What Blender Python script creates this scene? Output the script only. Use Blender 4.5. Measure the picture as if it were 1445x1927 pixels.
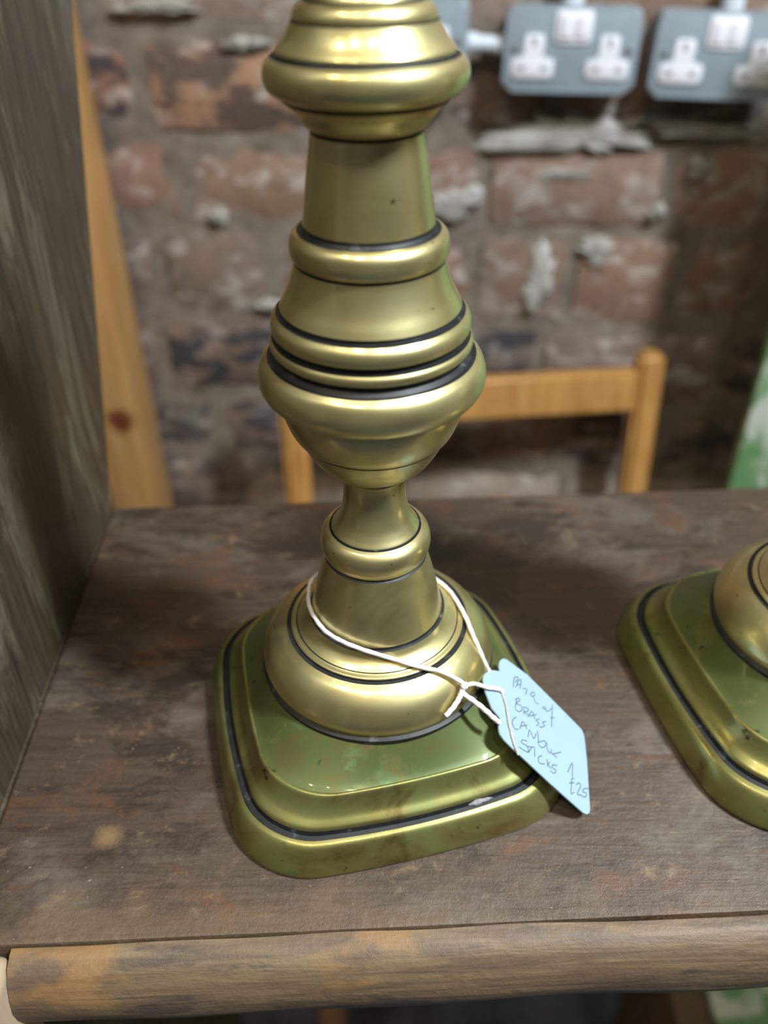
import bpy, bmesh, math, random
from mathutils import Vector, Matrix, noise

scene = bpy.context.scene
for o in list(bpy.data.objects):
    bpy.data.objects.remove(o)
C = scene.collection

# ------------------------------------------------------------------ camera
cd = bpy.data.cameras.new('camera')
cam = bpy.data.objects.new('camera', cd)
C.objects.link(cam)
scene.camera = cam
cd.sensor_fit = 'VERTICAL'
cd.sensor_height = 36.0
cd.lens = 1600 / 1927 * 36.0
cd.clip_start = 0.01
cd.clip_end = 50
rt = Vector((0.99991799, -0.00765775, -0.01026509))
up = Vector((0.01280677, 0.59789685, 0.80147074))
fw = Vector((0.0, 0.80153647, -0.59794589))
cam.matrix_world = Matrix((
    (rt.x, up.x, -fw.x, 0.002601),
    (rt.y, up.y, -fw.y, -0.18),
    (rt.z, up.z, -fw.z, 0.216),
    (0, 0, 0, 1)))
cd.dof.use_dof = True
cd.dof.focus_distance = 0.215
cd.dof.aperture_fstop = 8.2

# ------------------------------------------------------------------ world, lamps, exposure
w = bpy.data.worlds.new('world')
scene.world = w
w.use_nodes = True
w.node_tree.nodes['Background'].inputs[0].default_value = (1.0, 0.97, 0.92, 1)
w.node_tree.nodes['Background'].inputs[1].default_value = 0.0

def area(name, loc, target, size, power, col, shape='DISK', size_y=None):
    l = bpy.data.lights.new(name, 'AREA')
    l.shape = shape
    l.size = size
    if size_y:
        l.size_y = size_y
    l.energy = power
    l.color = col
    o = bpy.data.objects.new(name, l)
    C.objects.link(o)
    o.location = loc
    o.rotation_euler = (Vector(target) - Vector(loc)).to_track_quat('-Z', 'Y').to_euler()
    return o

# real ceiling lamps behind and beside the camera, seen mirrored in the brass
area('ceiling_spot_left_offscreen', (-0.60, -0.50, 1.42), (0, 0.1, 0), 0.05, 3.4, (1.0, 0.88, 0.66))
area('ceiling_spot_middle_offscreen', (-0.26, -0.72, 1.42), (0, 0.1, 0), 0.05, 3.4, (1.0, 0.90, 0.70))
area('ceiling_spot_right_offscreen', (0.20, -0.74, 1.42), (0, 0.1, 0), 0.05, 3.4, (1.0, 0.88, 0.66))
area('ceiling_panel_offscreen', (0.85, -0.42, 1.40), (0, 0.1, 0), 0.12, 46.0, (0.84, 0.93, 1.0), 'RECTANGLE', 0.30)

vs = scene.view_settings
vs.view_transform = 'Standard'
vs.look = 'None'
vs.exposure = 0.3
vs.gamma = 1.0
vs.use_curve_mapping = False

# ------------------------------------------------------------------ helpers
def tag(o, label=None, cat=None, group=None, kind=None):
    if label:
        o['label'] = label
    if cat:
        o['category'] = cat
    if group:
        o['group'] = group
    if kind:
        o['kind'] = kind
    return o

def empty(name, loc=(0, 0, 0), rz=0.0):
    o = bpy.data.objects.new(name, None)
    o.empty_display_size = 0.02
    C.objects.link(o)
    o.location = loc
    o.rotation_euler = (0, 0, rz)
    return o

def link(name, me, parent=None, mats=()):
    o = bpy.data.objects.new(name, me)
    C.objects.link(o)
    if parent is not None:
        o.parent = parent
    for m in mats:
        if m.name not in [x.name for x in me.materials if x]:
            me.materials.append(m)
    return o

def bm_mesh(name, bm, smooth=None):
    me = bpy.data.meshes.new(name)
    bmesh.ops.recalc_face_normals(bm, faces=bm.faces)
    bm.to_mesh(me)
    bm.free()
    if smooth is not None:
        for p in me.polygons:
            p.use_smooth = True
        me.set_sharp_from_angle(angle=math.radians(smooth))
    return me

def box_bm(x0, x1, y0, y1, z0, z1, bevel=0.0, seg=2):
    bm = bmesh.new()
    bmesh.ops.create_cube(bm, size=1)
    for v in bm.verts:
        v.co = Vector((x0 + (v.co.x + .5) * (x1 - x0), y0 + (v.co.y + .5) * (y1 - y0), z0 + (v.co.z + .5) * (z1 - z0)))
    if bevel:
        bmesh.ops.bevel(bm, geom=list(bm.edges), offset=bevel, segments=seg, affect='EDGES', profile=.5)
    return bm

def prism_bm(pts, z0, z1, bevel=0.0, seg=2):
    """polygon (x, y) extruded z0..z1"""
    bm = bmesh.new()
    a = [bm.verts.new((x, y, z0)) for x, y in pts]
    b = [bm.verts.new((x, y, z1)) for x, y in pts]
    n = len(pts)
    fa = bm.faces.new(a[::-1])
    fb = bm.faces.new(b)
    for i in range(n):
        bm.faces.new((a[i], a[(i + 1) % n], b[(i + 1) % n], b[i]))
    if bevel:
        bmesh.ops.bevel(bm, geom=list(fb.edges), offset=bevel, segments=seg, affect='EDGES', profile=.5)
    return bm

def catmull(pts, n=6):
    if len(pts) < 3:
        return [tuple(p) for p in pts]
    P = [Vector(p) for p in pts]
    P = [2 * P[0] - P[1]] + P + [2 * P[-1] - P[-2]]
    out = []
    for i in range(1, len(P) - 2):
        for k in range(n):
            t = k / n
            p0, p1, p2, p3 = P[i - 1:i + 3]
            out.append(tuple(.5 * ((2 * p1) + (-p0 + p2) * t + (2 * p0 - 5 * p1 + 4 * p2 - p3) * t * t + (-p0 + 3 * p1 - 3 * p2 + p3) * t ** 3)))
    out.append(tuple(P[-2]))
    return out

def tube_mesh(name, pts, r, sides=10, n=8, twist=True):
    P = [Vector(p) for p in catmull(pts, n)]
    bm = bmesh.new()
    rings = []
    prev = None
    for i, p in enumerate(P):
        t = (P[min(i + 1, len(P) - 1)] - P[max(i - 1, 0)]).normalized()
        if prev is None:
            prev = t.orthogonal().normalized()
        nrm = (prev - t * prev.dot(t)).normalized()
        prev = nrm
        b = t.cross(nrm)
        rings.append([bm.verts.new(p + (nrm * math.cos(a) + b * math.sin(a)) * r * (1 + (.12 * math.sin(3 * a + i * 1.1) if twist else 0)))
                      for a in [2 * math.pi * k / sides for k in range(sides)]])
    for a, b in zip(rings, rings[1:]):
        for k in range(sides):
            bm.faces.new((a[k], a[(k + 1) % sides], b[(k + 1) % sides], b[k]))
    bm.faces.new(rings[0][::-1])
    bm.faces.new(rings[-1])
    return bm_mesh(name, bm, 60)

# ------------------------------------------------------------------ materials
def srgb(r, g, b):
    f = lambda c: (c / 255 / 12.92) if c / 255 <= .04045 else ((c / 255 + .055) / 1.055) ** 2.4
    return (f(r), f(g), f(b), 1)

class NT:
    def __init__(self, name):
        self.m = bpy.data.materials.new(name)
        self.m.use_nodes = True
        self.t = self.m.node_tree
        self.b = self.t.nodes['Principled BSDF']
    def n(self, kind, **kw):
        x = self.t.nodes.new(kind)
        for k, v in kw.items():
            if k in x.inputs:
                x.inputs[k].default_value = v
            else:
                setattr(x, k, v)
        return x
    def l(self, a, b):
        self.t.links.new(a, b)
    def coords(self, kind='Object', scale=(1, 1, 1), rot=(0, 0, 0), loc=(0, 0, 0)):
        if kind == 'World':
            src = self.n('ShaderNodeNewGeometry').outputs['Position']
        else:
            src = self.n('ShaderNodeTexCoord').outputs[kind]
        mp = self.n('ShaderNodeMapping')
        mp.inputs['Scale'].default_value = scale
        mp.inputs['Rotation'].default_value = rot
        mp.inputs['Location'].default_value = loc
        self.l(src, mp.inputs['Vector'])
        return mp.outputs[0]
    def noise(self, co, scale, detail=4, rough=.55, dist=0):
        x = self.n('ShaderNodeTexNoise', Scale=scale, Detail=detail, Roughness=rough, Distortion=dist)
        self.l(co, x.inputs['Vector'])
        return x.outputs['Fac']
    def ramp(self, fac, stops):
        x = self.n('ShaderNodeValToRGB')
        e = x.color_ramp.elements
        while len(e) < len(stops):
            e.new(.5)
        for el, (p, c) in zip(e, stops):
            el.position = p
            el.color = c if isinstance(c, tuple) else (c, c, c, 1)
        self.l(fac, x.inputs['Fac'])
        return x.outputs['Color']
    def mix(self, fac, a, b, mode='MIX'):
        x = self.n('ShaderNodeMix', data_type='RGBA', blend_type=mode)
        for s, i in ((fac, 0), (a, 6), (b, 7)):
            if isinstance(s, (int, float)):
                x.inputs[i].default_value = s
            elif isinstance(s, tuple):
                x.inputs[i].default_value = s
            else:
                self.l(s, x.inputs[i])
        return x.outputs[2]
    def math(self, op, a, b=0.0, clamp=False):
        x = self.n('ShaderNodeMath', operation=op, use_clamp=clamp)
        for s, i in ((a, 0), (b, 1)):
            if isinstance(s, (int, float)):
                x.inputs[i].default_value = s
            else:
                self.l(s, x.inputs[i])
        return x.outputs[0]
    def bump(self, h, strength, dist):
        x = self.n('ShaderNodeBump', Strength=strength, Distance=dist)
        self.l(h, x.inputs['Height'])
        self.l(x.outputs[0], self.b.inputs['Normal'])
    def set(self, **kw):
        for k, v in kw.items():
            k = k.replace('_', ' ')
            if isinstance(v, (int, float, tuple)):
                self.b.inputs[k].default_value = v
            else:
                self.l(v, self.b.inputs[k])
        return self.m

def mat_brass(name, lv, stain=None):
    """lv 0 polished body, 1 sides of the foot, 2 tarnished plate of the foot"""
    s = NT(name)
    co = s.coords('Object')
    big = s.noise(co, 45, 4, .6)
    fine = s.noise(co, 420, 4, .6)
    c0, c1 = ((210, 198, 142), (224, 212, 158)) if lv == 0 else ((154, 144, 88), (172, 160, 102))
    col = s.mix(s.ramp(big, [(.35, 0.0), (.65, 1.0)]), srgb(*c0), srgb(*c1))
    lo, hi, amt = ((.45, .72, .5), (.36, .62, .75), (.26, .46, .92))[lv]
    pat = s.ramp(s.noise(co, (55, 34, 40)[lv], 6, .64, .6), [(lo, 0.0), (hi, 1.0)])
    patf = s.math('MULTIPLY', pat, amt)
    col = s.mix(patf, col, (srgb(140, 144, 92), srgb(104, 118, 66), srgb(74, 90, 46))[lv])
    if lv:
        br = s.ramp(s.noise(s.coords('Object', loc=(.3, .1, .2)), 48, 6, .7, .5), [(.56, 0.0), (.66, .7)])
        col = s.mix(br, col, srgb(104, 84, 44))
        sk_ = s.ramp(s.noise(s.coords('Object', loc=(.2, .5, .9)), 170, 3, .6), [(.69, 0.0), (.73, .8)])
        col = s.mix(sk_, col, srgb(44, 56, 36))
        gr = s.ramp(s.noise(s.coords('Object', loc=(.7, .4, .2)), 60, 5, .7, .4), [(.60, 0.0), (.70, .5)])
        col = s.mix(gr, col, srgb(108, 138, 92))
    if stain:
        dv = s.n('ShaderNodeVectorMath', operation='DISTANCE')
        s.l(co, dv.inputs[0])
        dv.inputs[1].default_value = stain
        k = s.ramp(s.math('ADD', dv.outputs['Value'], s.math('MULTIPLY', s.noise(co, 300, 3), .0016)), [(0.0, .75), (.0048, .75), (.0054, 0.0)])
        col = s.mix(k, col, srgb(92, 84, 46))
    pit = s.ramp(s.noise(co, 420, 2, .5), [(.74, 0.0), (.79, 1.0)])
    col = s.mix(s.math('MULTIPLY', pit, .8), col, srgb(40, 46, 30))
    rough = s.math('ADD', s.math('MULTIPLY', fine, .10), s.math('ADD', s.math('MULTIPLY', patf, (.14, .2, .25)[lv]), (.17, .19, .2)[lv]))
    s.bump(s.math('ADD', s.math('MULTIPLY', fine, .6), s.math('MULTIPLY', big, .4)), .10, .0006)
    met = s.math('SUBTRACT', 1.0, s.math('MULTIPLY', patf, (.25, .5, .7)[lv]))
    m = s.set(Base_Color=col, Metallic=met, Roughness=rough, Coat_Weight=.22, Coat_Roughness=.07)
    # brushed, hazy share of the surface: a second, broader lobe
    p2 = s.n('ShaderNodeBsdfPrincipled', Roughness=.5)
    s.l(col, p2.inputs['Base Color'])
    s.l(met, p2.inputs['Metallic'])
    mx = s.n('ShaderNodeMixShader')
    mx.inputs[0].default_value = .5
    out = [n for n in s.t.nodes if n.type == 'OUTPUT_MATERIAL'][0]
    s.l(s.b.outputs[0], mx.inputs[1])
    s.l(p2.outputs[0], mx.inputs[2])
    s.l(mx.outputs[0], out.inputs[0])
    return m

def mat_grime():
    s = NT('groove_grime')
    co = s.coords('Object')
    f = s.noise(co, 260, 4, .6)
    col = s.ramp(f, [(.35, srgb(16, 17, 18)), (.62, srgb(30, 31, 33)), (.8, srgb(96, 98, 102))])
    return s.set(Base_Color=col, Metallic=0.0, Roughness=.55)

def mat_wood_top():
    s = NT('shelf_dark_wood')
    co = s.coords('World', (1, 1, 1))
    g = s.noise(s.coords('World', (5, 60, 60)), 8, 5, .62, .5)
    a = s.noise(s.coords('World', (1, 1.8, 1)), 16, 7, .72, .4)
    b = s.noise(s.coords('World', (1, 1.7, 1), loc=(3.1, 1.2, 0)), 24, 7, .74, .4)
    d = s.noise(s.coords('World', (1, 1.9, 1), loc=(7, 2, 0)), 20, 7, .74, .5)
    e = s.noise(s.coords('World', (1, 1.5, 1), loc=(1, 6, 0)), 70, 6, .75, .3)
    col = s.mix(s.ramp(g, [(.3, 0.0), (.7, 1.0)]), srgb(62, 48, 38), srgb(80, 65, 53))
    col = s.mix(s.ramp(a, [(.50, 0.0), (.60, .75)]), col, srgb(94, 84, 74))
    col = s.mix(s.ramp(b, [(.55, 0.0), (.62, .7)]), col, srgb(94, 62, 39))
    col = s.mix(s.ramp(d, [(.52, 0.0), (.60, .8)]), col, srgb(45, 36, 31))
    col = s.mix(s.ramp(e, [(.58, 0.0), (.68, .6)]), col, srgb(128, 106, 78))
    dv = s.n('ShaderNodeVectorMath', operation='DISTANCE')
    s.l(co, dv.inputs[0])
    dv.inputs[1].default_value = (-.0762, -.042, 0)
    k = s.ramp(s.math('ADD', dv.outputs['Value'], s.math('MULTIPLY', s.noise(co, 260, 4, .7), .006)), [(0.0, .8), (.0062, .8), (.0072, 0.0)])
    col = s.mix(k, col, srgb(134, 106, 72))
    # bare, worn wood close to the front edge
    sep = s.n('ShaderNodeSeparateXYZ')
    s.l(co, sep.inputs[0])
    fr = s.math('ADD', s.math('MULTIPLY', sep.outputs[1], -38.0), s.math('MULTIPLY', s.noise(s.coords('World', (1, 1.5, 1), loc=(4, 4, 4)), 45, 6, .7), 2.2))
    col = s.mix(s.ramp(s.math('SUBTRACT', fr, 2.9), [(.35, 0.0), (.80, .45)]), col, srgb(110, 91, 68))
    sp = s.noise(s.coords('World', (1, 1.6, 1)), 520, 3, .6)
    col = s.mix(s.ramp(sp, [(.70, 0.0), (.76, .6)]), col, srgb(184, 172, 150))
    f = s.noise(co, 300, 6, .75)
    s.bump(s.math('ADD', s.math('MULTIPLY', f, .6), s.math('MULTIPLY', g, .4)), .55, .0014)
    return s.set(Base_Color=col, Roughness=s.math('ADD', s.math('MULTIPLY', a, .30), .30))

def mat_wood_edge():
    s = NT('worn_front_edge_wood')
    g = s.noise(s.coords('World', (3.5, 40, 60)), 8, 6, .65, .5)
    a = s.noise(s.coords('World', (1, 2, 2)), 38, 6, .68, .4)
    col = s.mix(s.ramp(g, [(.35, 0.0), (.68, 1.0)]), srgb(84, 69, 52), srgb(120, 100, 74))
    col = s.mix(s.ramp(a, [(.48, 0.0), (.60, .85)]), col, srgb(92, 74, 58))
    b = s.noise(s.coords('World', (.7, 3, 3), loc=(2, 5, 1)), 40, 5, .7)
    col = s.mix(s.ramp(b, [(.55, 0.0), (.63, .85)]), col, srgb(70, 60, 54))
    c = s.noise(s.coords('World', (1, 2, 2), loc=(9, 5, 1)), 24, 4, .6)
    col = s.mix(s.ramp(c, [(.56, 0.0), (.64, .6)]), col, srgb(142, 104, 62))
    f = s.noise(s.coords('World'), 380, 5, .7)
    s.bump(s.math('ADD', s.math('MULTIPLY', f, .5), s.math('MULTIPLY', g, .5)), .5, .0012)
    return s.set(Base_Color=col, Roughness=.55)

def mat_wood_panel():
    s = NT('side_panel_dark_wood')
    g = s.noise(s.coords('World', (60, 60, 5)), 7, 5, .6, .4)
    a = s.noise(s.coords('World', (1, 1.6, .45)), 26, 7, .72, .5)
    col = s.mix(s.ramp(g, [(.3, 0.0), (.7, 1.0)]), srgb(44, 36, 26), srgb(76, 64, 47))
    col = s.mix(s.ramp(a, [(.52, 0.0), (.66, .75)]), col, srgb(112, 104, 86))
    f = s.noise(s.coords('World', (1, 1, .2)), 500, 4, .7)
    s.bump(s.math('ADD', s.math('MULTIPLY', f, .5), s.math('MULTIPLY', g, .5)), .35, .001)
    return s.set(Base_Color=col, Roughness=.45)

def mat_wood(name, c0, c1, rough=.45, axis=2, knot=None):
    s = NT(name)
    sc = [40, 40, 40]
    sc[axis] = 3
    g = s.noise(s.coords('Object', tuple(sc)), 2.2, 5, .6, .6)
    col = s.mix(s.ramp(g, [(.32, 0.0), (.68, 1.0)]), c0, c1)
    if knot:
        co = s.coords('Object')
        dv = s.n('ShaderNodeVectorMath', operation='DISTANCE')
        s.l(co, dv.inputs[0])
        dv.inputs[1].default_value = knot
        k = s.ramp(s.math('ADD', dv.outputs['Value'], s.math('MULTIPLY', s.noise(co, 60, 2), .012)), [(.0, 1.0), (.018, 1.0), (.027, 0.0)])
        col = s.mix(k, col, srgb(112, 56, 30))
    return s.set(Base_Color=col, Roughness=rough)

def mat_brick():
    s = NT('old_brick')
    info = s.n('ShaderNodeObjectInfo')
    co = s.coords('World')
    a = s.noise(co, 26, 6, .65, .3)
    b = s.noise(s.coords('World', loc=(4, 1, 7)), 55, 5, .7)
    col = s.mix(s.ramp(a, [(.35, 0.0), (.7, .55)]), info.outputs['Color'], srgb(150, 124, 104))
    col = s.mix(s.ramp(b, [(.50, 0.0), (.72, .5)]), col, srgb(84, 62, 54))
    lime = s.noise(s.coords('World', (1, 1, 1.6), loc=(1, 9, 3)), 30, 6, .65, .5)
    col = s.mix(s.ramp(lime, [(.51, 0.0), (.66, .8)]), col, srgb(194, 186, 178))
    soot = s.noise(s.coords('World', (1, 1, 2.4), loc=(5, 2, 8)), 17, 4, .6)
    sm = s.ramp(soot, [(.45, 0.0), (.54, 1.0)])
    fac = s.math('MULTIPLY', sm, s.math('SUBTRACT', 1.0, info.outputs['Alpha']))
    col = s.mix(fac, col, srgb(52, 52, 56))
    f = s.noise(co, 130, 6, .7)
    s.bump(f, .7, .004)
    return s.set(Base_Color=col, Roughness=.85)

def mat_mortar(name, c0, c1):
    s = NT(name)
    co = s.coords('World')
    a = s.noise(co, 30, 6, .7, .3)
    col = s.ramp(a, [(.32, c0), (.62, c1), (.8, srgb(176, 170, 160))])
    f = s.noise(co, 140, 6, .7)
    s.bump(f, .8, .005)
    return s.set(Base_Color=col, Roughness=.9)

def mat_plain(name, c, rough=.5, metal=0.0, var=.0, scale=60):
    s = NT(name)
    if var:
        a = s.noise(s.coords('Object'), scale, 4, .6)
        d = tuple(max(0, x * (1 - var)) for x in c[:3]) + (1,)
        s.set(Base_Color=s.mix(s.ramp(a, [(.35, 0.0), (.65, 1.0)]), d, c))
    else:
        s.set(Base_Color=c)
    return s.set(Roughness=rough, Metallic=metal)

def mat_green_paint():
    s = NT('distressed_green_paint')
    a = s.noise(s.coords('Object', (1, 1, .6)), 14, 6, .7, .3)
    b = s.noise(s.coords('Object', loc=(3, 3, 3)), 30, 6, .7)
    col = s.mix(s.ramp(a, [(.40, 0.0), (.47, 1.0)]), srgb(200, 206, 194), srgb(104, 150, 98))
    col = s.mix(s.ramp(b, [(.58, 0.0), (.66, .7)]), col, srgb(176, 186, 160))
    return s.set(Base_Color=col, Roughness=.6)

def mat_floor():
    s = NT('blue_grey_floor')
    a = s.noise(s.coords('World'), 5, 5, .6)
    col = s.ramp(a, [(.35, srgb(46, 46, 50)), (.55, srgb(86, 92, 104)), (.7, srgb(110, 124, 150))])
    return s.set(Base_Color=col, Roughness=.7)

M = dict(
    brass=mat_brass('aged_brass', 0), patina=mat_brass('patinated_brass', 1), plate=mat_brass('tarnished_brass_plate', 2, (-.0314, -.0257, .0215)), plate_plain=mat_brass('tarnished_brass_plate_unstained', 2), grime=mat_grime(),
    top=mat_wood_top(), edge=mat_wood_edge(), panel=mat_wood_panel(),
    stile=mat_wood('pale_stile_wood', srgb(140, 120, 98), srgb(166, 146, 120), .7),
    pine=mat_wood('pine_board_wood', srgb(168, 122, 68), srgb(204, 158, 100), .5, 2, (.010, -.036, .70)),
    chair=mat_wood('honey_chair_wood', srgb(166, 114, 54), srgb(196, 148, 86), .4),
    brown=mat_wood('brown_box_wood', srgb(84, 62, 40), srgb(110, 84, 56), .6),
    brick=mat_brick(), mortar=mat_mortar('old_mortar', srgb(104, 92, 82), srgb(146, 133, 120)),
    lime=mat_mortar('pale_cement', srgb(158, 150, 142), srgb(200, 196, 190)),
    steel=mat_plain('grey_painted_steel', srgb(146, 158, 166), .42, 0.0, .12, 40),
    white=mat_plain('white_socket_plastic', srgb(232, 230, 236), .35),
    dark=mat_plain('dark_slot', srgb(150, 150, 156), .6),
    screw=mat_plain('screw_metal', srgb(150, 146, 140), .4, .8),
    conduit=mat_plain('white_conduit', srgb(206, 212, 220), .45),
    plaster=mat_plain('painted_plaster', srgb(190, 184, 174), .8, 0, .08, 3),
    residue=mat_plain('grey_residue', srgb(150, 146, 150), .7, 0, .5, 700),
    green=mat_green_paint(), floor=mat_floor(),
    card=mat_plain('pale_blue_card', srgb(146, 170, 184), .6, 0, .03, 90),
    pencil=mat_plain('pencil_grey', srgb(84, 97, 106), .7),
    string=mat_plain('white_cotton', srgb(226, 220, 222), .85, 0, .12, 900),
    thread=mat_plain('grey_thread', srgb(176, 170, 166), .85, 0, .12, 900),
)

# ------------------------------------------------------------------ the setting: brick wall and floor
FLOOR = -1.03
OM = math.radians(5.4)
WROT = -OM                      # wall frame: local x along the wall, local -y faces the room
wall_origin = Vector((0, .80, 0))

bm = bmesh.new()                # mortar bed, recessed behind the brick faces, real relief
nx, nz = 250, 130
S0, S1, Z0, Z1 = -2.3, 2.3, FLOOR, 1.5
grid = [[bm.verts.new((S0 + (S1 - S0) * i / nx, .0065 + .0035 * noise.noise(Vector((i * .9, k * .9, 3))), Z0 + (Z1 - Z0) * k / nz)) for i in range(nx + 1)] for k in range(nz + 1)]
for k in range(nz):
    for i in range(nx):
        bm.faces.new((grid[k][i], grid[k][i + 1], grid[k + 1][i + 1], grid[k + 1][i]))
ret = bmesh.ops.extrude_face_region(bm, geom=[e for e in bm.edges if e.is_boundary])
for v in [g for g in ret['geom'] if isinstance(g, bmesh.types.BMVert)]:
    v.co.y = .12
wall = link('wall_back', bm_mesh('wall_back', bm, 40), None, [M['mortar']])
wall.location = wall_origin
wall.rotation_euler = (0, 0, WROT)
tag(wall, 'old red brick wall with crumbling mortar and lime stains', 'wall', kind='structure')

rng = random.Random(11)
def brick_mesh(seed, asp):
    """unit brick: x 0..1, z 0..1 (scaled later), front at y = 0, back at y = .05; knocked edges"""
    r = random.Random(seed)
    bm = bmesh.new()
    nx, nz = (6, 3) if asp > 1.5 else (4, 3)
    V = []
    for k in range(nz + 1):
        row = []
        for i in range(nx + 1):
            ex, ez = i in (0, nx), k in (0, nz)
            x, z = i / nx, k / nz
            y = r.uniform(-.0025, .0025)
            if ex or ez:
                y += .0055 + r.uniform(0, .004)
                if ex:
                    x += r.uniform(-.004, .022) * (1 if i == 0 else -1)
                if ez:
                    z += r.uniform(-.01, .055) * (1 if k == 0 else -1)
            row.append(bm.verts.new((x, y, z)))
        V.append(row)
    for k in range(nz):
        for i in range(nx):
            bm.faces.new((V[k][i], V[k][i + 1], V[k + 1][i + 1], V[k + 1][i]))
    b = [e for e in bm.edges if e.is_boundary]
    ret = bmesh.ops.extrude_edge_only(bm, edges=b)
    for v in [g for g in ret['geom'] if isinstance(g, bmesh.types.BMVert)]:
        v.co.y = .045
    me = bm_mesh('brick', bm, 50)
    me.materials.append(M['brick'])
    return me
STR = [brick_mesh(i, 2) for i in range(7)]
HED = [brick_mesh(50 + i, 1) for i in range(7)]

PAL = [(128, 92, 76), (142, 104, 84), (118, 90, 80), (150, 108, 84), (112, 84, 74), (134, 108, 94), (124, 84, 66)]
def rgb(c):
    g = (130, 116, 106)
    return srgb(*[.66 * x + .34 * y for x, y in zip(c, g)])[:3]

def seq(start, pattern, end):
    out, s, i = [start], start, 0
    while s < end:
        s += pattern[i % len(pattern)]
        i += 1
        out.append(s)
    return out

H, T_ = .117, .228
rows = [  # (z bottom, z top, joints, {brick index: (colour, soot)})
    (.300, .400, seq(-.72, [T_], .75)),
    (.1955, .300, seq(-.70, [H], .72)),
    (.0905, .1955, seq(-.735, [T_], .75)),
    (-.0125, .0905, [-.70, -.585, -.47, -.36, -.25, -.035, .075, .185, .30, .415, .53, .645, .76]),
    (-.109, -.0125, [-.68, -.455, -.226, -.05, .118, .318, .545, .77]),
    (-.224, -.109, [-.735, -.62, -.50, -.385, -.262, -.135, -.014, .115, .226, .347, .456, .57, .685, .80]),
    (-.330, -.224, [-.66, -.50, -.28, -.065, .085, .199, .42, .64, .86]),
    (-.435, -.330, [-.72, -.60, -.45, -.33, -.215, -.10, .015, .13, .245, .36, .475, .59, .705]),
    (-.540, -.435, seq(-.66, [T_], .78)),
    (-.645, -.540, seq(-.70, [H], .78)),
    (-.745, -.645, seq(-.74, [T_], .78)),
    (-.845, -.745, seq(-.70, [H], .78)),
    (-.94, -.845, seq(-.72, [T_], .78)),
    (FLOOR, -.94, seq(-.70, [H], .78)),
]
special = {  # row, brick -> colour, soot amount
    (3, 4): ((196, 138, 98), .75), (3, 3): ((168, 104, 74), .9), (3, 5): ((92, 78, 74), .6), (3, 6): ((124, 92, 78), .5),
    (3, 7): ((138, 96, 74), .2), (3, 8): ((112, 92, 84), .5), (2, 2): ((172, 150, 136), 0), (2, 3): ((176, 146, 128), .2), (2, 4): ((160, 124, 104), .1), (2, 5): ((158, 116, 96), .1),
    (4, 1): ((150, 104, 84), 0), (4, 2): ((154, 116, 88), 0), (4, 3): ((150, 110, 92), .25), (4, 4): ((150, 114, 96), .1), (4, 5): ((158, 118, 96), .15),
    (5, 3): ((108, 88, 80), .1), (5, 4): ((122, 104, 92), 0), (5, 5): ((116, 94, 82), 0), (5, 6): ((150, 92, 76), 0), (5, 7): ((128, 102, 84), 0), (5, 8): ((150, 108, 82), 0), (5, 9): ((140, 98, 80), .15), (5, 10): ((118, 90, 82), .3),
    (6, 2): ((112, 88, 76), .95), (6, 3): ((120, 96, 84), .6), (6, 4): ((84, 80, 80), .9), (6, 5): ((126, 106, 96), .1), (6, 6): ((92, 80, 74), .7),
    (7, 3): ((106, 92, 84), .7), (7, 4): ((110, 92, 82), .8), (7, 5): ((96, 86, 80), .8), (7, 6): ((104, 92, 86), .7), (7, 7): ((168, 128, 108), .3), (7, 8): ((96, 84, 80), .8), (7, 9): ((98, 92, 92), .8), (7, 10): ((92, 86, 84), .9),
    (8, 1): ((118, 98, 86), .6), (8, 2): ((196, 178, 156), 0), (8, 3): ((190, 176, 158), 0), (8, 4): ((182, 166, 148), .1), (8, 5): ((120, 112, 112), .5),
}
for ri, (z0, z1, js) in enumerate(rows):
    gz = .0065
    for bi, (a, b) in enumerate(zip(js, js[1:])):
        L = b - a
        g = rng.uniform(.0045, .0075)
        pool = STR if L > .16 else HED
        o = bpy.data.objects.new('brick', pool[(ri * 3 + bi * 2 + rng.randrange(7)) % 7])
        C.objects.link(o)
        o.parent = wall
        o.location = (a + g, rng.uniform(-.004, .002), z0 + gz + rng.uniform(-.0015, .0015))
        o.scale = (L - 2 * g, 1, z1 - z0 - 2 * gz)
        o.rotation_euler = (0, rng.uniform(-.006, .006), 0)
        c, soot = special.get((ri, bi), (PAL[rng.randrange(len(PAL))], rng.choice([0, 0, 0, .4, .8])))
        c = rgb(c)
        o.color = (c[0], c[1], c[2], 1 - soot)

def blob(name, s, z, ws, hz, th, seed, mat, parent):
    """irregular daub of lime mortar spread over the bricks"""
    r = random.Random(seed)
    bm = bmesh.new()
    n = 72
    ph = [r.uniform(0, 6.28) for _ in range(5)]
    rings = []
    for k, f in enumerate((1.0, .86, .62, .32)):
        ring = []
        for i in range(n):
            a = 2 * math.pi * i / n
            rad = 1 + .22 * math.sin(2 * a + ph[0]) + .14 * math.sin(3 * a + ph[1]) + .45 * noise.fractal(Vector((math.cos(a) * 2.5, math.sin(a) * 2.5, ph[2] * 3)), .8, 2.1, 4)
            y = (0.003, -.0035, -.0045 - th * .5, -.005 - th * .6)[k] + (r.uniform(-.0012, .0012) if k else 0)
            ring.append(bm.verts.new((math.cos(a) * rad * f * ws, y, math.sin(a) * rad * f * hz)))
        rings.append(ring)
    for p, q in zip(rings, rings[1:]):
        for i in range(n):
            bm.faces.new((p[i], p[(i + 1) % n], q[(i + 1) % n], q[i]))
    c = bm.verts.new((0, -.005 - th * .6, 0))
    for i in range(n):
        bm.faces.new((rings[-1][i], rings[-1][(i + 1) % n], c))
    o = link(name, bm_mesh(name, bm, 70), parent, [mat])
    o.location = (s, 0, z)
    return o
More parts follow.
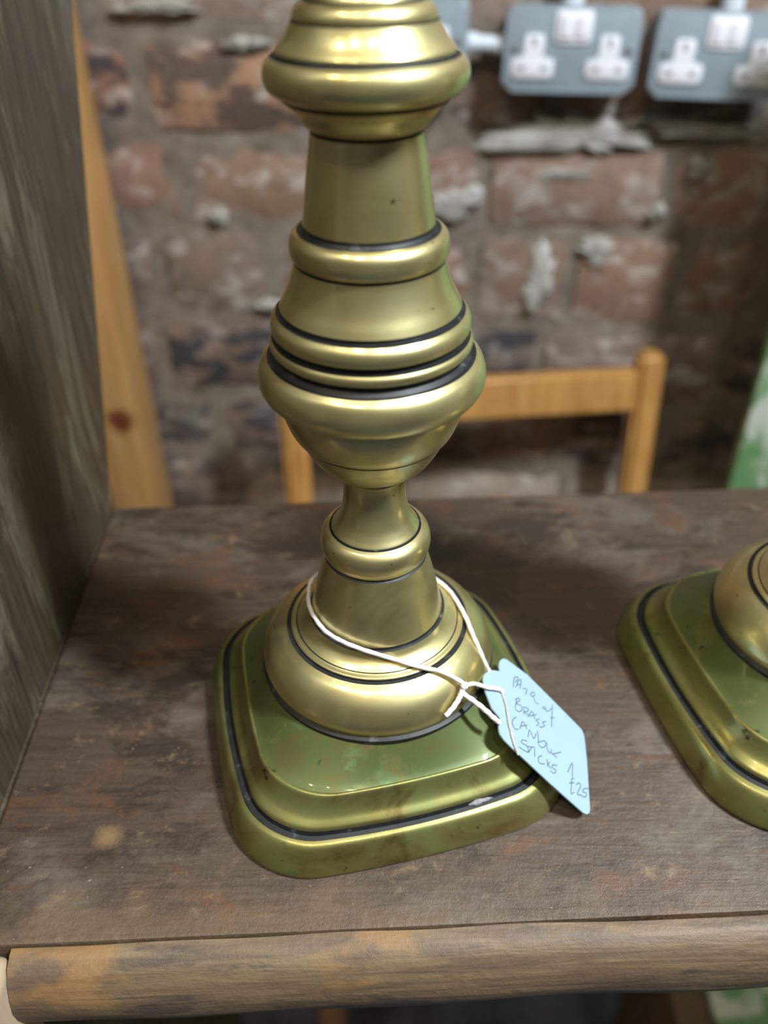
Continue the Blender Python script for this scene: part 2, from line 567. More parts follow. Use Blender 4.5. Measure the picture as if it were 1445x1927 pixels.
for i, (s, z, ws, hz, th) in enumerate([
        (.212, -.006, .072, .022, .002), (.335, .002, .060, .009, .0015), (-.225, .113, .040, .008, .0015), (-.135, .080, .026, .006, .0015),
        (.086, -.078, .030, .018, .001), (.190, -.168, .018, .036, .0015), (.250, -.130, .019, .015, .0015), (-.135, -.205, .016, .008, .001),
        (-.185, -.098, .010, .009, .001), (.205, -.045, .026, .008, .001), (.310, -.083, .009, .008, .001), (.345, -.038, .013, .011, .001), (.375, -.285, .028, .014, .001)]):
    blob('lime_patch', s, z, ws, hz, th, 100 + i, M['lime'], wall)

bm = box_bm(-2.6, 2.6, -3.0, 1.2, FLOOR - .05, FLOOR)
fl = link('floor', bm_mesh('floor', bm), None, [M['floor']])
tag(fl, 'dark blue grey floor in the shade below the shelf', 'floor', kind='structure')

for nm, bb, lab in (('wall_left', (-2.35, -2.25, -3.0, 1.2, FLOOR, 1.5), 'plain painted wall on the pine board side of the room'),
                    ('wall_right', (2.25, 2.35, -3.0, 1.2, FLOOR, 1.5), 'plain painted wall on the socket side of the room'),
                    ('wall_front', (-2.35, 2.35, -3.1, -3.0, FLOOR, 1.5), 'plain painted wall facing the brick wall'),
                    ('ceiling', (-2.35, 2.35, -3.1, 1.2, 1.5, 1.55), 'white ceiling over the shelf')):
    o = link(nm, bm_mesh(nm, box_bm(*bb)), None, [M['plaster']])
    tag(o, lab, 'ceiling' if nm == 'ceiling' else 'wall', kind='structure')

# ------------------------------------------------------------------ shelving unit
YAW = math.radians(1.9)
unit = empty('shelving_unit', (0, 0, FLOOR))
tag(unit, 'dark worn wooden shelving unit carrying the two brass candlesticks', 'shelf')
SH = empty('shelf_board')   # replaced by mesh below
bpy.data.objects.remove(SH)
U = Matrix.Rotation(YAW, 4, 'Z')
def unit_obj(name, me, mats):
    o = link(name, me, unit, mats)
    o.matrix_parent_inverse = Matrix.Identity(4)
    o.matrix_local = Matrix.Translation((0, 0, -FLOOR)) @ U
    return o
# unit frame: x along the shelf, y to the back; front line at y ~ -.0686, back ~ .1188
nz_ = 60
def shelf_profile(pts, x0, x1, nseg, wob):
    """extrude (y, z) outline along x with small hand-worn irregularities"""
    bm = bmesh.new()
    rings = []
    for i in range(nseg + 1):
        x = x0 + (x1 - x0) * i / nseg
        ring = []
        for j, (y, z) in enumerate(pts):
            d = wob * noise.noise(Vector((x * 28, j * .7, 1.3)))
            ring.append(bm.verts.new((x, y + d, z + d * .6)))
        rings.append(ring)
    n = len(pts)
    for a, b in zip(rings, rings[1:]):
        for j in range(n):
            bm.faces.new((a[j], a[(j + 1) % n], b[(j + 1) % n], b[j]))
    bm.faces.new(rings[0])
    bm.faces.new(rings[-1][::-1])
    return bm
bm = box_bm(-.1100, .62, -.0690, .1188, -.0245, 0.0, .0012, 2)
board = unit_obj('shelf_board', bm_mesh('shelf_board', bm, 40), [M['top']])
nose = [(-.0694, -.0007), (-.0714, -.0008), (-.0740, -.0016), (-.0768, -.0046), (-.0788, -.0090), (-.0798, -.0135), (-.0795, -.0180), (-.0783, -.0218), (-.0757, -.0244), (-.0690, -.0250)]
bm = shelf_profile(nose, -.0956, .62, 160, .0007)
unit_obj('front_edge', bm_mesh('front_edge', bm, 45), [M['edge']])
# side panel, raked: y grows with height
rk = .525
pp = [(-.076, -.0), (.1195, 0.0), (.1195 + rk * .50, .50), (.1195 + rk * .50, .78), (-.076, .78)]
bm = bmesh.new()
for x in (-.1105, -.1325):
    pass
def panel_bm(poly, x0, x1, bev):
    bm = bmesh.new()
    a = [bm.verts.new((x0, y, z)) for y, z in poly]
    b = [bm.verts.new((x1, y, z)) for y, z in poly]
    n = len(poly)
    bm.faces.new(a)
    bm.faces.new(b[::-1])
    for i in range(n):
        bm.faces.new((a[i], a[(i + 1) % n], b[(i + 1) % n], b[i]))
    bmesh.ops.recalc_face_normals(bm, faces=bm.faces)
    bmesh.ops.bevel(bm, geom=list(bm.edges), offset=bev, segments=2, affect='EDGES')
    return bm
bm.free()
sp = unit_obj('side_panel', bm_mesh('side_panel', panel_bm(pp, -.1325, -.1105, .0012), 40), [M['panel']])
sp['label'] = 'dark brown raked side panel'
bm = box_bm(-.1325, -.1105, -.066, .1188, FLOOR, -.0005, .001)
unit_obj('side_panel', bm_mesh('side_panel', bm, 40), [M['panel']])
bm = box_bm(-.135, -.0958, -.0835, -.0700, FLOOR, -.0010, .003, 3)
st = unit_obj('front_stile', bm_mesh('front_stile', bm, 40), [M['stile']])
st['label'] = 'pale wooden stile at the end of the shelf'
bm = box_bm(.598, .62, -.066, .1188, FLOOR, -.0285, .001)
unit_obj('side_panel', bm_mesh('side_panel', bm, 40), [M['panel']])

# ------------------------------------------------------------------ candlesticks
def sdf(x, y, a, c, b):
    X, Y = abs(x), abs(y)
    X2 = X + b * min(Y / a, 1) ** 2
    Y2 = Y + b * min(X / a, 1) ** 2
    dx, dy = X2 - (a - c), Y2 - (a - c)
    return math.hypot(max(dx, 0), max(dy, 0)) + min(max(dx, dy), 0) - c
def sq_radius(ang, a, c, b):
    lo, hi = .005, .12
    for _ in range(36):
        m = (lo + hi) / 2
        if sdf(m * math.cos(ang), m * math.sin(ang), a, c, b) < 0:
            lo = m
        else:
            hi = m
    return lo
NA = 160
ANG = [2 * math.pi * (i + .5) / NA for i in range(NA)]

def loft(name, segs, cap_bottom=None):
    """segs: list of (material index, [ring, ...]); a ring is a list of NA points. neighbours share their end ring"""
    bm = bmesh.new()
    last = None
    first = None
    for mi, rings in segs:
        vr = []
        for k, ring in enumerate(rings):
            if k == 0 and last is not None:
                vr.append(last)
            else:
                vr.append([bm.verts.new(p) for p in ring])
        if first is None:
            first = vr[0]
        for a, b in zip(vr, vr[1:]):
            for i in range(NA):
                f = bm.faces.new((a[i], a[(i + 1) % NA], b[(i + 1) % NA], b[i]))
                f.material_index = mi
        last = vr[-1]
    f = bm.faces.new(first[::-1])
    bm.faces.new(last)
    return bm_mesh(name, bm, 32)

def circ(r, z):
    return [(r * math.cos(a), r * math.sin(a), z) for a in ANG]
def lathe(name, segs):
    out = []
    for mi, pts in segs:
        P = catmull([(r, z, 0) for r, z in pts], 5) if len(pts) > 2 and mi == 0 else [(r, z, 0) for r, z in pts]
        out.append((mi, [circ(p[0], p[1]) for p in P]))
    return loft(name, out)

# ---- square foot: (half side, corner radius, bow, z)
def sqr(a, c, b, z, off=(.0009, .0015), rot=0.0):
    return [(sq_radius(t, a, c, b) * math.cos(t), sq_radius(t, a, c, b) * math.sin(t), z) for t in ANG]
def base_mesh():
    brassA = [(.0511, .0190, .0041, 0.0), (.0517, .0190, .0041, .0008), (.0517, .0189, .0041, .0020), (.0508, .0183, .0043, .0055), (.0496, .0172, .0048, .0088), (.0487, .0162, .0052, .0101), (.0477, .0152, .0054, .0106)]
    groove = [(.0477, .0152, .0054, .0106), (.0472, .0147, .0054, .0098), (.0460, .0140, .0054, .0101), (.0456, .0138, .0054, .0114)]
    ogee = [(.0456, .0138, .0054, .0114), (.0452, .0140, .0052, .0122), (.0443, .0146, .0048, .0130), (.0431, .0153, .0042, .0140), (.0420, .0160, .0037, .0156), (.0412, .0166, .0034, .0177), (.0407, .0170, .0032, .0193), (.0402, .0172, .0031, .0198), (.0397, .0173, .0030, .0197)]
    def rings(lst, smooth):
        P = catmull([Vector((p[0], p[1], p[2])).to_tuple() for p in lst], 3) if False else None
        return [sqr(*p) for p in lst]
    def dens(lst, n):
        A = catmull([(p[0], p[1], p[3]) for p in lst], n)
        B = catmull([(p[2], 0, 0) for p in lst], n)
        return [(p[0], p[1], q[0], p[2]) for p, q in zip(A, B)]
    segs = [(0, [sqr(*p) for p in dens(brassA, 3)]), (1, [sqr(*p) for p in groove]), (0, [sqr(*p) for p in dens(ogee, 3)])]
    top = sqr(.0397, .0173, .0030, .0197)
    plate = [top]
    for k in range(1, 13):
        t = k / 12
        h = .0197 + .0108 * (t ** 1.25)
        plate.append([((1 - t) * x + t * .0325 * math.cos(a), (1 - t) * y + t * .0325 * math.sin(a), h) for (x, y, z), a in zip(top, ANG)])
    segs.append((2, plate))
    return loft('base', segs)

B_, D_ = 0, 1
P_DOME = [(D_, [(.0342, .0290), (.0342, .0300), (.0333, .0306)]),
          (B_, [(.0333, .0306), (.0338, .0330), (.0330, .0362), (.0312, .0394), (.0286, .0420), (.0262, .0434)]),
          (D_, [(.0262, .0434), (.0258, .0432), (.0250, .0433), (.0249, .0439)])]
P_SHAFT = [(B_, [(.0249, .0436), (.0247, .0441), (.0238, .0444), (.0234, .0446)]),
           (D_, [(.0234, .0446), (.0232, .0445), (.0231, .0448)]),
           (B_, [(.0231, .0448), (.0217, .0457), (.0203, .0470), (.0194, .0485)]),
           (D_, [(.0194, .0485), (.0187, .0487), (.0186, .0496)]),
           (B_, [(.0186, .0496), (.0178, .0530), (.0166, .0585), (.0152, .0640), (.0140, .0684)]),
           (D_, [(.0140, .0684), (.0134, .0689), (.0135, .0692)])]
P_BALL = [(B_, [(.0133, .0688), (.0141, .0698), (.0147, .0716), (.0149, .0735), (.0144, .0757), (.0133, .0771), (.0123, .0777)]),
          (D_, [(.0123, .0777), (.0119, .0775), (.0117, .0780)]),
          (B_, [(.0117, .0780), (.0105, .0797), (.0094, .0818), (.0085, .0850), (.0081, .0885), (.0081, .0920), (.0083, .0940)])]
P_HIVE = [(B_, [(.0083, .0938), (.0087, .0943), (.0088, .0950), (.0086, .0953)]),
          (D_, [(.0086, .0953), (.0085, .0955), (.0088, .0957)]),
          (B_, [(.0088, .0957), (.0115, .0973), (.0141, .0997), (.0162, .1028), (.0176, .1056), (.0181, .1067)]),
          (D_, [(.0181, .1067), (.0172, .1069), (.0172, .1074), (.0188, .1075)]),
          (B_, [(.0188, .1075), (.0197, .1086), (.0208, .1110), (.0217, .1140), (.0221, .1162), (.0222, .1177)]),
          (D_, [(.0222, .1177), (.0213, .1180), (.0213, .1187), (.0231, .1188)]),
          (B_, [(.0231, .1188), (.0246, .1192), (.0260, .1205), (.0267, .1226), (.0265, .1250), (.0256, .1271), (.0242, .1284)]),
          (D_, [(.0242, .1284), (.0231, .1284), (.0222, .1292), (.0223, .1304), (.0230, .1308)]),
          (B_, [(.0230, .1308), (.0233, .1315), (.0232, .1324), (.0227, .1331)]),
          (D_, [(.0227, .1331), (.0217, .1332), (.0214, .1340), (.0220, .1344)]),
          (B_, [(.0220, .1344), (.0226, .1351), (.0227, .1364), (.0223, .1377), (.0213, .1389)]),
          (D_, [(.0213, .1389), (.0203, .1390), (.0200, .1398), (.0204, .1402)]),
          (B_, [(.0204, .1402), (.0197, .1416), (.0186, .1437), (.0176, .1462), (.0168, .1488), (.0165, .1502)]),
          (D_, [(.0165, .1502), (.0157, .1504), (.0161, .1506)]),
          (B_, [(.0161, .1506), (.0169, .1512), (.0173, .1527), (.0171, .1549), (.0163, .1562), (.0154, .1567)]),
          (D_, [(.0154, .1567), (.0145, .1567), (.0140, .1574), (.01405, .1582)])]
P_UPPER = [(B_, [(.01405, .1580), (.0127, .1680), (.0114, .1760)]), (D_, [(.0114, .1760), (.0106, .1762), (.0106, .1769)])]
P_KNOP = [(B_, [(.0111, .1765), (.0118, .1769), (.0131, .1782), (.0143, .1798), (.0155, .1810), (.0164, .1818)]),
          (D_, [(.0164, .1818), (.0155, .1820), (.0156, .1826), (.0171, .1826)]),
          (B_, [(.0171, .1826), (.0186, .1834), (.0196, .1847), (.0199, .1861), (.0197, .1875), (.0191, .1887), (.0182, .1895)]),
          (D_, [(.0183, .1895), (.0175, .1895), (.0172, .1902)]),
          (B_, [(.0172, .1902), (.0171, .1907), (.0165, .1914), (.0155, .1925), (.0147, .1937), (.0142, .1946), (.0139, .1952)]),
          (D_, [(.0139, .1952), (.0135, .1953), (.0136, .1956)]),
          (B_, [(.0136, .1956), (.0134, .1966), (.0127, .1977), (.0116, .1984)]),
          (D_, [(.0116, .1984), (.0110, .1984), (.0109, .1988)]),
          (B_, [(.0109, .1988), (.0104, .1996), (.0094, .2008), (.0086, .2030), (.0083, .2060)])]
P_CUP = [(B_, [(.0083, .2058), (.0092, .2075), (.0116, .2090), (.0126, .2110), (.0124, .2130)]),
         (D_, [(.0124, .2130), (.0118, .2132), (.0118, .2138)]),
         (B_, [(.0118, .2138), (.0122, .2170), (.0124, .2300), (.0128, .2400), (.0145, .2432), (.0190, .2446), (.0215, .2452), (.0216, .2460), (.0205, .2465), (.0110, .2460)]),
         (D_, [(.0110, .2460), (.0105, .2200)])]

def make_candlestick(label, loc, rz):
    e = empty('candlestick', loc, rz)
    tag(e, label, 'candlestick', 'pair of brass candlesticks')
    ms = [M['brass'], M['grime']]
    o = link('base', base_mesh(), e, [M['patina'], M['grime'], M['plate']])
    o['label'] = 'square brass foot with green patina and dark groove'
    for nm, seg in (('base_dome', P_DOME), ('lower_shaft', P_SHAFT), ('ball_knop', P_BALL), ('beehive_knop', P_HIVE), ('upper_shaft', P_UPPER), ('upper_knop', P_KNOP), ('candle_socket', P_CUP)):
        link(nm, lathe(nm, seg), e, ms)
    return e
def copy_tree(o, parent=None):
    c = o.copy()
    C.objects.link(c)
    c.parent = parent
    for ch in o.children:
        copy_tree(ch, c)
    return c
c1 = make_candlestick('turned brass candlestick with a paper price tag tied round its foot', (0.0002, 0.0004, 0), .2438)
c2 = copy_tree(c1)
c2.location = (.1391, .0098, 0)
c2.rotation_euler = (0, 0, .1800)
for chd in c2.children:
    if chd.name.startswith('base') and 'dome' not in chd.name:
        chd.data = chd.data.copy()
        chd.data.materials[2] = M['plate_plain']
bm = bmesh.new()                # dried grey residue caught in the groove of the foot
bmesh.ops.create_icosphere(bm, subdivisions=3, radius=1)
for v in bm.verts:
    q = v.co * (1 + .35 * noise.noise(v.co * 2.3))
    q = Vector((q.x * .0042, q.y * .0013, q.z * .0009))
    v.co = Matrix.Rotation(math.radians(18), 3, 'Z') @ q + Vector((.0278, -.0387, .0103))
    v.co = c1.matrix_basis.inverted() @ v.co
link('residue', bm_mesh('residue', bm, 70), c1, [M['residue']])
c2['label'] = 'matching brass candlestick without a tag, beside the tagged one'

# ------------------------------------------------------------------ price tag
TO = Vector((0.04452, -0.01998, 0.02045))
E1 = Vector((0.73582, -0.06165, -0.67436)).normalized()
TN = Vector((0.65868, -0.16599, 0.73388)).normalized()
E2 = TN.cross(E1)
OUT = [(-13.0, 14.75), (-11.58, 15.26), (-2.88, 15.18), (9.06, 12.57), (19.43, 10.13), (21.87, 9.51), (22.8, 8.04), (23.71, 0.49), (24.42, -15.68), (24.13, -17.01), (22.95, -18.07), (21.35, -18.3), (7.96, -16.13), (-3.3, -13.95), (-7.75, -13.15), (-11.05, -12.32), (-12.69, -11.36), (-13.18, -10.26), (-13.4, -8.66), (-12.92, -6.45), (-16.3, -5.06), (-19.16, -1.17), (-20.41, 2.21), (-20.26, 4.09), (-19.4, 5.64), (-17.73, 7.5), (-15.83, 8.5), (-14.18, 9.26), (-14.67, 10.78), (-14.57, 12.54), (-13.98, 13.81)]
WRITE = {'pair_of': [[(-8.44, 6.96), (-8.45, 9.29), (-8.06, 10.88), (-6.93, 11.76), (-6.69, 11.05), (-7.97, 9.08)], [(-7.5, 7.54), (-6.47, 10.51), (-5.33, 11.56), (-5.78, 8.26)], [(-6.98, 8.86), (-5.27, 10.08)], [(-4.63, 8.96), (-2.88, 9.7), (-3.31, 7.44)], [(-1.07, 9.29), (0.09, 10.49), (0.6, 9.79), (-0.65, 8.54), (-1.26, 8.84), (-0.69, 9.85)], [(0.06, 8.8), (0.98, 7.36), (2.37, 7.53)], [(3.79, 6.88), (4.98, 8.07), (5.59, 7.61), (4.39, 7.0)], [(5.4, 6.67), (7.01, 7.94), (8.02, 9.36)], [(8.42, 10.77), (8.15, 6.63), (8.05, 2.68)], [(7.43, 5.56), (9.25, 6.61)]],
         'brass': [[(-6.92, 3.63), (-7.41, 0.45)], [(-7.48, 3.29), (-6.19, 4.55), (-5.59, 4.1), (-7.05, 2.26), (-4.94, 2.55), (-4.76, 1.05), (-6.16, -0.09), (-7.32, 0.19)], [(-3.98, 2.79), (-3.69, 0.4)], [(-3.79, 2.9), (-2.05, 3.28), (-2.4, 2.11), (-3.46, 1.33), (-1.59, 0.99)], [(-1.96, 0.46), (-0.49, 3.23), (0.94, 1.33)], [(-1.2, 1.21), (1.48, 3.34)], [(2.88, 2.61), (1.33, 1.24), (2.52, 0.97), (1.58, -0.68)], [(5.65, 3.24), (4.07, 2.02), (5.07, 1.47), (3.52, 0.05), (2.73, -0.02)]],
         'candle': [[(-6.81, -2.35), (-8.05, -4.0), (-8.15, -5.59), (-6.98, -6.46), (-5.7, -5.89)], [(-5.16, -5.43), (-4.08, -2.34), (-2.18, -4.05)], [(-4.83, -4.32), (-2.23, -2.59)], [(-1.72, -6.25), (-1.24, -3.52), (0.54, -5.45), (1.45, -3.25)], [(2.0, -2.01), (2.66, -5.65)], [(2.09, -5.97), (5.15, -3.67), (5.48, -5.02), (4.03, -6.58), (2.48, -6.21)], [(5.93, -3.85), (6.54, -6.27), (7.71, -6.25)], [(7.9, -4.93), (8.37, -6.19), (12.25, -3.55)], [(8.37, -6.19), (10.33, -6.36)]],
         'sticks': [[(-2.04, -7.79), (-3.9, -8.37), (-4.23, -9.45), (-1.99, -9.41), (-1.56, -10.96), (-3.41, -11.37), (-5.26, -11.35)], [(-1.99, -9.41), (1.0, -8.14)], [(-0.12, -8.69), (-1.55, -11.25)], [(1.01, -8.52), (1.15, -11.12)], [(4.07, -9.11), (2.65, -10.47), (3.06, -12.02), (5.25, -11.21)], [(6.18, -9.18), (6.48, -11.39)], [(7.34, -9.45), (6.7, -10.54), (7.93, -11.28)], [(10.45, -9.01), (8.7, -9.63), (8.39, -10.68), (9.94, -10.76), (9.09, -12.14), (7.56, -12.15)]],
         'price': [[(14.97, -8.73), (17.04, -4.61), (16.94, -9.2)], [(17.73, -9.54), (16.73, -9.84), (16.48, -12.39), (16.23, -14.83), (17.62, -13.85)], [(15.5, -12.01), (17.7, -10.74)], [(18.49, -10.93), (20.12, -9.65), (20.41, -10.69), (19.0, -13.74), (20.88, -13.09)], [(23.95, -9.49), (22.02, -10.47), (21.37, -11.74), (22.98, -11.46), (22.48, -12.87), (20.79, -13.42)]]}
pt = empty('price_tag', TO)
tag(pt, 'pale blue handwritten price tag on white string beside the candlestick foot', 'price tag')
TM = Matrix(((E1.x, E2.x, TN.x, 0), (E1.y, E2.y, TN.y, 0), (E1.z, E2.z, TN.z, 0), (0, 0, 0, 1)))
card = link('card', bm_mesh('card', prism_bm([(x / 1000, y / 1000) for x, y in OUT], -.00022, .00022), 30), pt, [M['card']])
card.matrix_local = TM
def ribbon(strokes, width, z):
    bm = bmesh.new()
    for s in strokes:
        P = [Vector((p[0] / 1000, p[1] / 1000, 0)) for p in catmull([(x, y, 0) for x, y in s], 5)]
        L, R = [], []
        for i, p in enumerate(P):
            t = (P[min(i + 1, len(P) - 1)] - P[max(i - 1, 0)]).normalized()
            n = Vector((-t.y, t.x, 0)) * width / 2
            for lst, q in ((L, p + n), (R, p - n)):
                lst.append((bm.verts.new((q.x, q.y, z)), bm.verts.new((q.x, q.y, .0002))))
        for i in range(len(P) - 1):
            a, b, c, d = L[i], L[i + 1], R[i + 1], R[i]
            bm.faces.new((a[0], b[0], c[0], d[0]))
            bm.faces.new((a[0], a[1], b[1], b[0]))
            bm.faces.new((d[0], c[0], c[1], d[1]))
    return bm
for wd, st_ in WRITE.items():
    o = link('handwriting', bm_mesh('handwriting', ribbon(st_, .00030, .00028)), card, [M['pencil']])
    o['label'] = 'pencil handwriting'
def world_tube(name, pts, r, mat, parent):
    me = tube_mesh(name, [Vector(p) - TO for p in pts], r)
    return link(name, me, parent, [mat])
KN = (0.0238, -0.0236, 0.0402)
SR = .00062
loop = [KN, (.0228, -.0229, .0411), (.0175, -.0220, .0441), (.0117, -.0213, .0453), (.0032, -.0207, .0485), (-.0039, -.0192, .0502), (-.0097, -.0166, .0510), (-.0139, -.0131, .0512),
        (-.0168, -.0084, .0513), (-.0189, -.0024, .0505), (-.0197, .0043, .0489), (-.0194, .0115, .0478), (-.0155, .0165, .0478), (-.0085, .0205, .0478), (0, .0222, .0480), (.0095, .0205, .0474),
        (.0183, .0127, .0463), (.0200, .0111, .0459), (.0222, .0080, .0455), (.0242, .0030, .0452), (.0258, -.0019, .0448), (.0272, -.0070, .0436), (.0290, -.0100, .0405), (.0308, -.0115, .0362), (.0323, -.0120, .0328), (.0335, -.0140, .0300), (.0348, -.0169, .0286)]
st = world_tube('string', loop, SR, M['string'], pt)
world_tube('string', [KN, (.0268, -.0208, .0378), (.0307, -.0192, .0345), (.0345, -.0172, .0314), (.0358, -.0171, .0300)], SR, M['string'], pt)
world_tube('string', [KN, (.0228, -.0249, .0385), (.0222, -.0258, .0375), (.0206, -.0277, .0362), (.0186, -.0290, .0345)], SR * 1.15, M['string'], pt)
world_tube('string', [(.0229, -.0246, .0386), (.0262, -.0254, .0362), (.0293, -.0272, .0345), (.0317, -.0284, .0325), (.0334, -.0284, .0305)], SR * 1.2, M['string'], pt)
world_tube('string', [(0.03547, -0.0172, 0.0299), (0.03638, -0.02069, 0.02845), (0.03662, -0.02563, 0.02712), (0.03734, -0.03031, 0.0254), (0.03777, -0.03204, 0.0246), (0.0385, -0.0338, 0.0235)], .0004, M['thread'], pt)
bm = bmesh.new()
bmesh.ops.create_icosphere(bm, subdivisions=3, radius=.0011)
for v in bm.verts:
    v.co = v.co * (1 + .25 * noise.noise(v.co * 1800)) + Vector(KN) - TO
link('knot', bm_mesh('knot', bm, 80), pt, [M['string']])

# ------------------------------------------------------------------ double sockets on the wall
def rounded_rect(x0, x1, z0, z1, r, n=5):
    pts = []
    for cx, cz, a0 in ((x1 - r, z1 - r, 0), (x0 + r, z1 - r, 90), (x0 + r, z0 + r, 180), (x1 - r, z0 + r, 270)):
        for k in range(n + 1):
            a = math.radians(a0 + 90 * k / n)
            pts.append((cx + r * math.cos(a), cz + r * math.sin(a)))
    return pts
def front_prism(name, pts, y_back, y_front, bev, mat, parent, seg=2):
    """outline in (x, z) facing -y"""
    bm = prism_bm(pts, 0, y_back - y_front, bev, seg)
    for v in bm.verts:
        x, y, z = v.co
        v.co = (x, y_back - z, y)
    return link(name, bm_mesh(name, bm, 40), parent, [mat])
def t_outline():
    # inverted T: wide foot with the two pins, narrow head with the earth pin
    raw = [(-.0205, -.0185), (.0205, -.0185), (.0205, -.0015), (.0092, -.0015), (.0092, .0195), (-.0092, .0195), (-.0092, -.0015), (-.0205, -.0015)]
    out = []
    n = len(raw)
    for i in range(n):
        p0, p1, p2 = Vector(raw[i - 1]), Vector(raw[i]), Vector(raw[(i + 1) % n])
        r = .0045
        a = p1 + (p0 - p1).normalized() * r
        b = p1 + (p2 - p1).normalized() * r
        for k in range(5):
            t = k / 4
            out.append(tuple((1 - t) ** 2 * a + 2 * t * (1 - t) * p1 + t * t * b))
    return out
FRONT = -.038
def make_socket():
    e = empty('double_socket')
    tag(e, 'x', 'socket', 'double sockets on the brick wall')
    front_prism('back_box', rounded_rect(-.061, .061, -.0345, .0345, .007), .006, FRONT + .014, .001, M['steel'], e)
    fp = front_prism('faceplate', rounded_rect(-.064, .064, -.0375, .0375, .009), FRONT + .014, FRONT, .004, M['steel'], e, 3)
    for sx in (-.036, .036):
        o = front_prism('socket_outlet', [(x + sx, z - .0055) for x, z in t_outline()], FRONT + .002, FRONT - .0018, .0008, M['white'], e)
        o['label'] = 'white three-pin outlet'
        for px, pz, w_, h_ in ((0, .0075, .0024, .0042), (-.0112, -.0155, .0036, .0024), (.0112, -.0155, .0036, .0024)):
            front_prism('pin_slot', rounded_rect(sx + px - w_, sx + px + w_, pz - h_, pz + h_, .0012, 3), FRONT - .0016, FRONT - .0020, .0001, M['dark'], o)
    o = front_prism('switch_plate', rounded_rect(-.0175, .0175, .0065, .0345, .004), FRONT + .002, FRONT - .0018, .0008, M['white'], e)
    o['label'] = 'white switch plate'
    for sx in (-.0075, .0075):
        front_prism('rocker', rounded_rect(sx - .0055, sx + .0055, .011, .030, .0015, 3), FRONT - .0010, FRONT - .0034, .0006, M['white'], o)
    for sx in (-.0545, .0545):
        pts = [(sx + .0036 * math.cos(a), .001 + .0036 * math.sin(a)) for a in [2 * math.pi * k / 16 for k in range(16)]]
        o = front_prism('screw', pts, FRONT + .001, FRONT - .0014, .0006, M['screw'], e)
        front_prism('screw_slot', [(sx - .003, .0004), (sx + .003, .0004), (sx + .003, .0016), (sx - .003, .0016)], FRONT - .001, FRONT - .0016, .0001, M['dark'], o)
    return e
WM = Matrix.Translation(wall_origin) @ Matrix.Rotation(WROT, 4, 'Z')
sk = make_socket()
def place(o, s, z, tilt):
    o.matrix_world = WM @ Matrix.Translation((s, 0, z)) @ Matrix.Rotation(math.radians(tilt), 4, 'Y')
s2 = copy_tree(sk)
s3 = copy_tree(sk)
place(sk, .1938, .0800, 1.0)
place(s2, .3366, .0752, 1.9)
place(s3, .0300, .0870, 0.5)
sk['label'] = 'grey metal double socket on the brick wall between two others'
s2['label'] = 'grey metal double socket with a rust stain, above the green painted board'
s3['label'] = 'grey metal double socket half hidden behind the top of the candlestick'
def conduit(name, a, b, r, label):
    bm = bmesh.new()
    P = [Vector(a), Vector(b)]
    t = (P[1] - P[0]).normalized()
    n1 = t.orthogonal().normalized()
    n2 = t.cross(n1)
    L = (P[1] - P[0]).length
    prof = [(0, r), (L, r)]
    rings = []
    for d, rr in [(0, r * 1.25), (.010, r * 1.25), (.0102, r), (L - .0102, r), (L - .010, r * 1.25), (L, r * 1.25)]:
        rings.append([bm.verts.new(P[0] + t * d + (n1 * math.cos(2 * math.pi * k / 20) + n2 * math.sin(2 * math.pi * k / 20)) * rr) for k in range(20)])
    for x, y in zip(rings, rings[1:]):
        for k in range(20):
            bm.faces.new((x[k], x[(k + 1) % 20], y[(k + 1) % 20], y[k]))
    bm.faces.new(rings[0][::-1])
    bm.faces.new(rings[-1])
    o = link(name, bm_mesh(name, bm, 40), None, [M['conduit']])
    o.matrix_world = WM
    tag(o, label, 'conduit', 'white conduits feeding the sockets')
    return o
conduit('conduit', (.0925, -.022, .0850), (.1320, -.022, .0825), .0075, 'short white conduit running between two double sockets')
conduit('conduit', (.3420, -.018, .1120), (.3420, -.018, .42), .0085, 'white upright conduit above the rust-stained socket')
conduit('conduit', (.1925, -.018, .1170), (.1925, -.018, .42), .0085, 'white upright conduit above the middle socket')

# ------------------------------------------------------------------ chair by the wall
def bar(name, a, b, wx, wy, mat, parent, bev=.003, xdir=(1, 0, 0)):
    """square-section bar from a to b"""
    a, b = Vector(a), Vector(b)
    t = (b - a).normalized()
    x = Vector(xdir)
    x = (x - t * x.dot(t)).normalized()
    y = t.cross(x)
    bm = bmesh.new()
    q = []
    for p in (a, b):
        q.append([bm.verts.new(p + x * sx * wx / 2 + y * sy * wy / 2) for sx, sy in ((-1, -1), (1, -1), (1, 1), (-1, 1))])
    bm.faces.new(q[0][::-1])
    bm.faces.new(q[1])
    for i in range(4):
        bm.faces.new((q[0][i], q[0][(i + 1) % 4], q[1][(i + 1) % 4], q[1][i]))
    bmesh.ops.recalc_face_normals(bm, faces=bm.faces)
    bmesh.ops.bevel(bm, geom=list(bm.edges), offset=bev, segments=3, affect='EDGES')
    return link(name, bm_mesh(name, bm, 40), parent, [mat])
CY = math.atan2(.036, .421)
ch = empty('wooden_chair', (.108, .700, FLOOR), CY)
tag(ch, 'honey coloured wooden chair standing with its back to the brick wall', 'chair')
W2 = .2105
zf = -FLOOR
lean = .12
def back_y(z):
    return (z - (zf - .31)) * lean
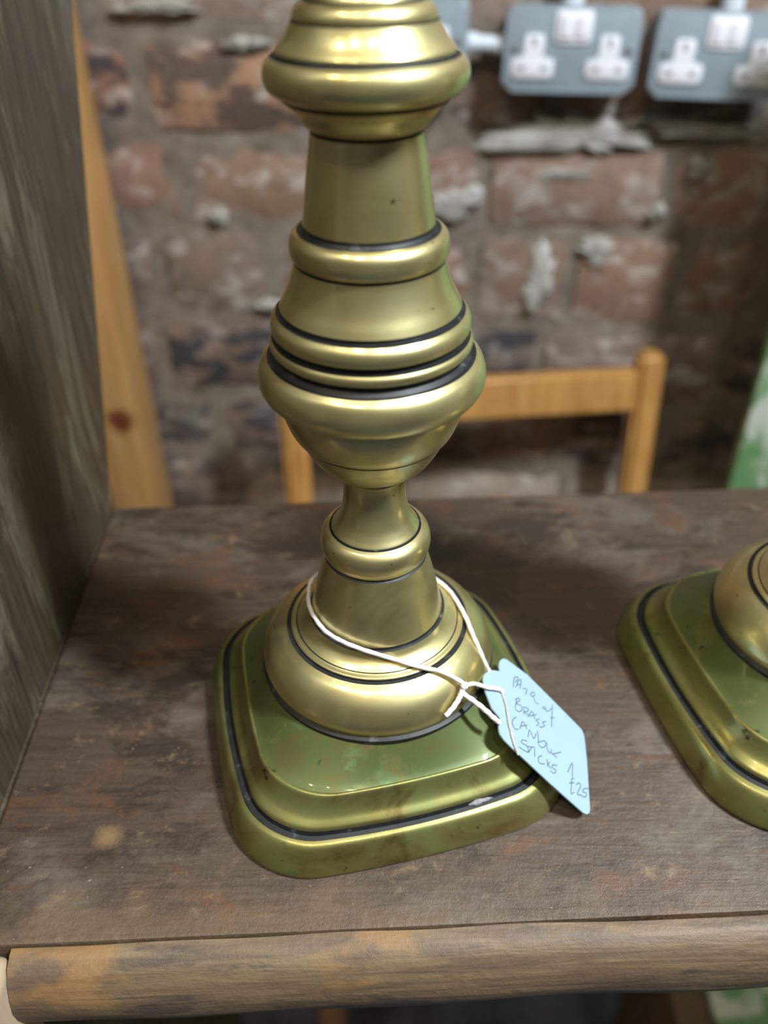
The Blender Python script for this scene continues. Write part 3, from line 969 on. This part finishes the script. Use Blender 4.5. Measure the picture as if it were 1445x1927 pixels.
for sx in (-1, 1):
    bar('back_post', (sx * W2, back_y(zf - .58) - .0, zf - .58), (sx * W2, back_y(zf - .232), zf - .232), .031, .030, M['chair'], ch, .006)
    bar('leg', (sx * W2, back_y(zf - .58) + .03, .0), (sx * W2, back_y(zf - .58), zf - .58), .032, .032, M['chair'], ch)
    bar('leg', (sx * W2, -.40, 0), (sx * W2, -.395, zf - .60), .032, .032, M['chair'], ch)
    bar('stretcher', (sx * W2, -.39, .20), (sx * W2, .0, .20), .018, .024, M['chair'], ch)
bar('top_rail', (-W2 + .012, back_y(zf - .2775), zf - .2775), (W2 - .012, back_y(zf - .2775), zf - .2775), .052, .020, M['chair'], ch, .004, (0, lean, 1))
bar('back_rail', (-W2 + .012, back_y(zf - .50), zf - .50), (W2 - .012, back_y(zf - .50), zf - .50), .045, .020, M['chair'], ch, .004, (0, lean, 1))
bm = box_bm(-W2 - .01, W2 + .01, -.415, back_y(zf - .58) - .018, zf - .600, zf - .582, .006, 3)
link('seat', bm_mesh('seat', bm, 40), ch, [M['chair']])

# ------------------------------------------------------------------ pine board standing edge-on against the wall
pb = empty('pine_board', tuple(WM @ Vector((-.332, -.0445, FLOOR))), WROT)
tag(pb, 'knotty pine board standing upright against the brick wall behind the side panel', 'board')
bm = box_bm(-.028, .028, -.036, .036, .0, 1.62, .002, 2)
o = link('plank', bm_mesh('plank', bm, 40), pb, [M['pine']])

# ------------------------------------------------------------------ green painted things
gb = empty('painted_board', (.398, .62, FLOOR), math.radians(-14))
tag(gb, 'distressed green and white painted board standing upright past the chair', 'board')
bm = box_bm(0, .50, -.012, .012, 0, 1.22, .002, 2)
link('panel', bm_mesh('panel', bm, 40), gb, [M['green']])
bx = empty('painted_box', (.44, .12, FLOOR))
tag(bx, 'green and white painted box on the floor below the shelf', 'box')
bm = box_bm(-.148, .10, -.13, .14, .412, .430, .002, 2)
link('lid', bm_mesh('lid', bm, 40), bx, [M['green']])
bm = box_bm(-.140, .092, -.122, .132, 0, .4125, .002, 2)
link('body', bm_mesh('body', bm, 40), bx, [M['green']])
wb = empty('wooden_crate', (.268, .12, FLOOR))
tag(wb, 'brown wooden board standing against the green painted box', 'board')
bm = box_bm(-.010, .022, -.12, .13, 0, .425, .002, 2)
link('plank', bm_mesh('plank', bm, 40), wb, [M['brown']])
wb.name = 'brown_board'
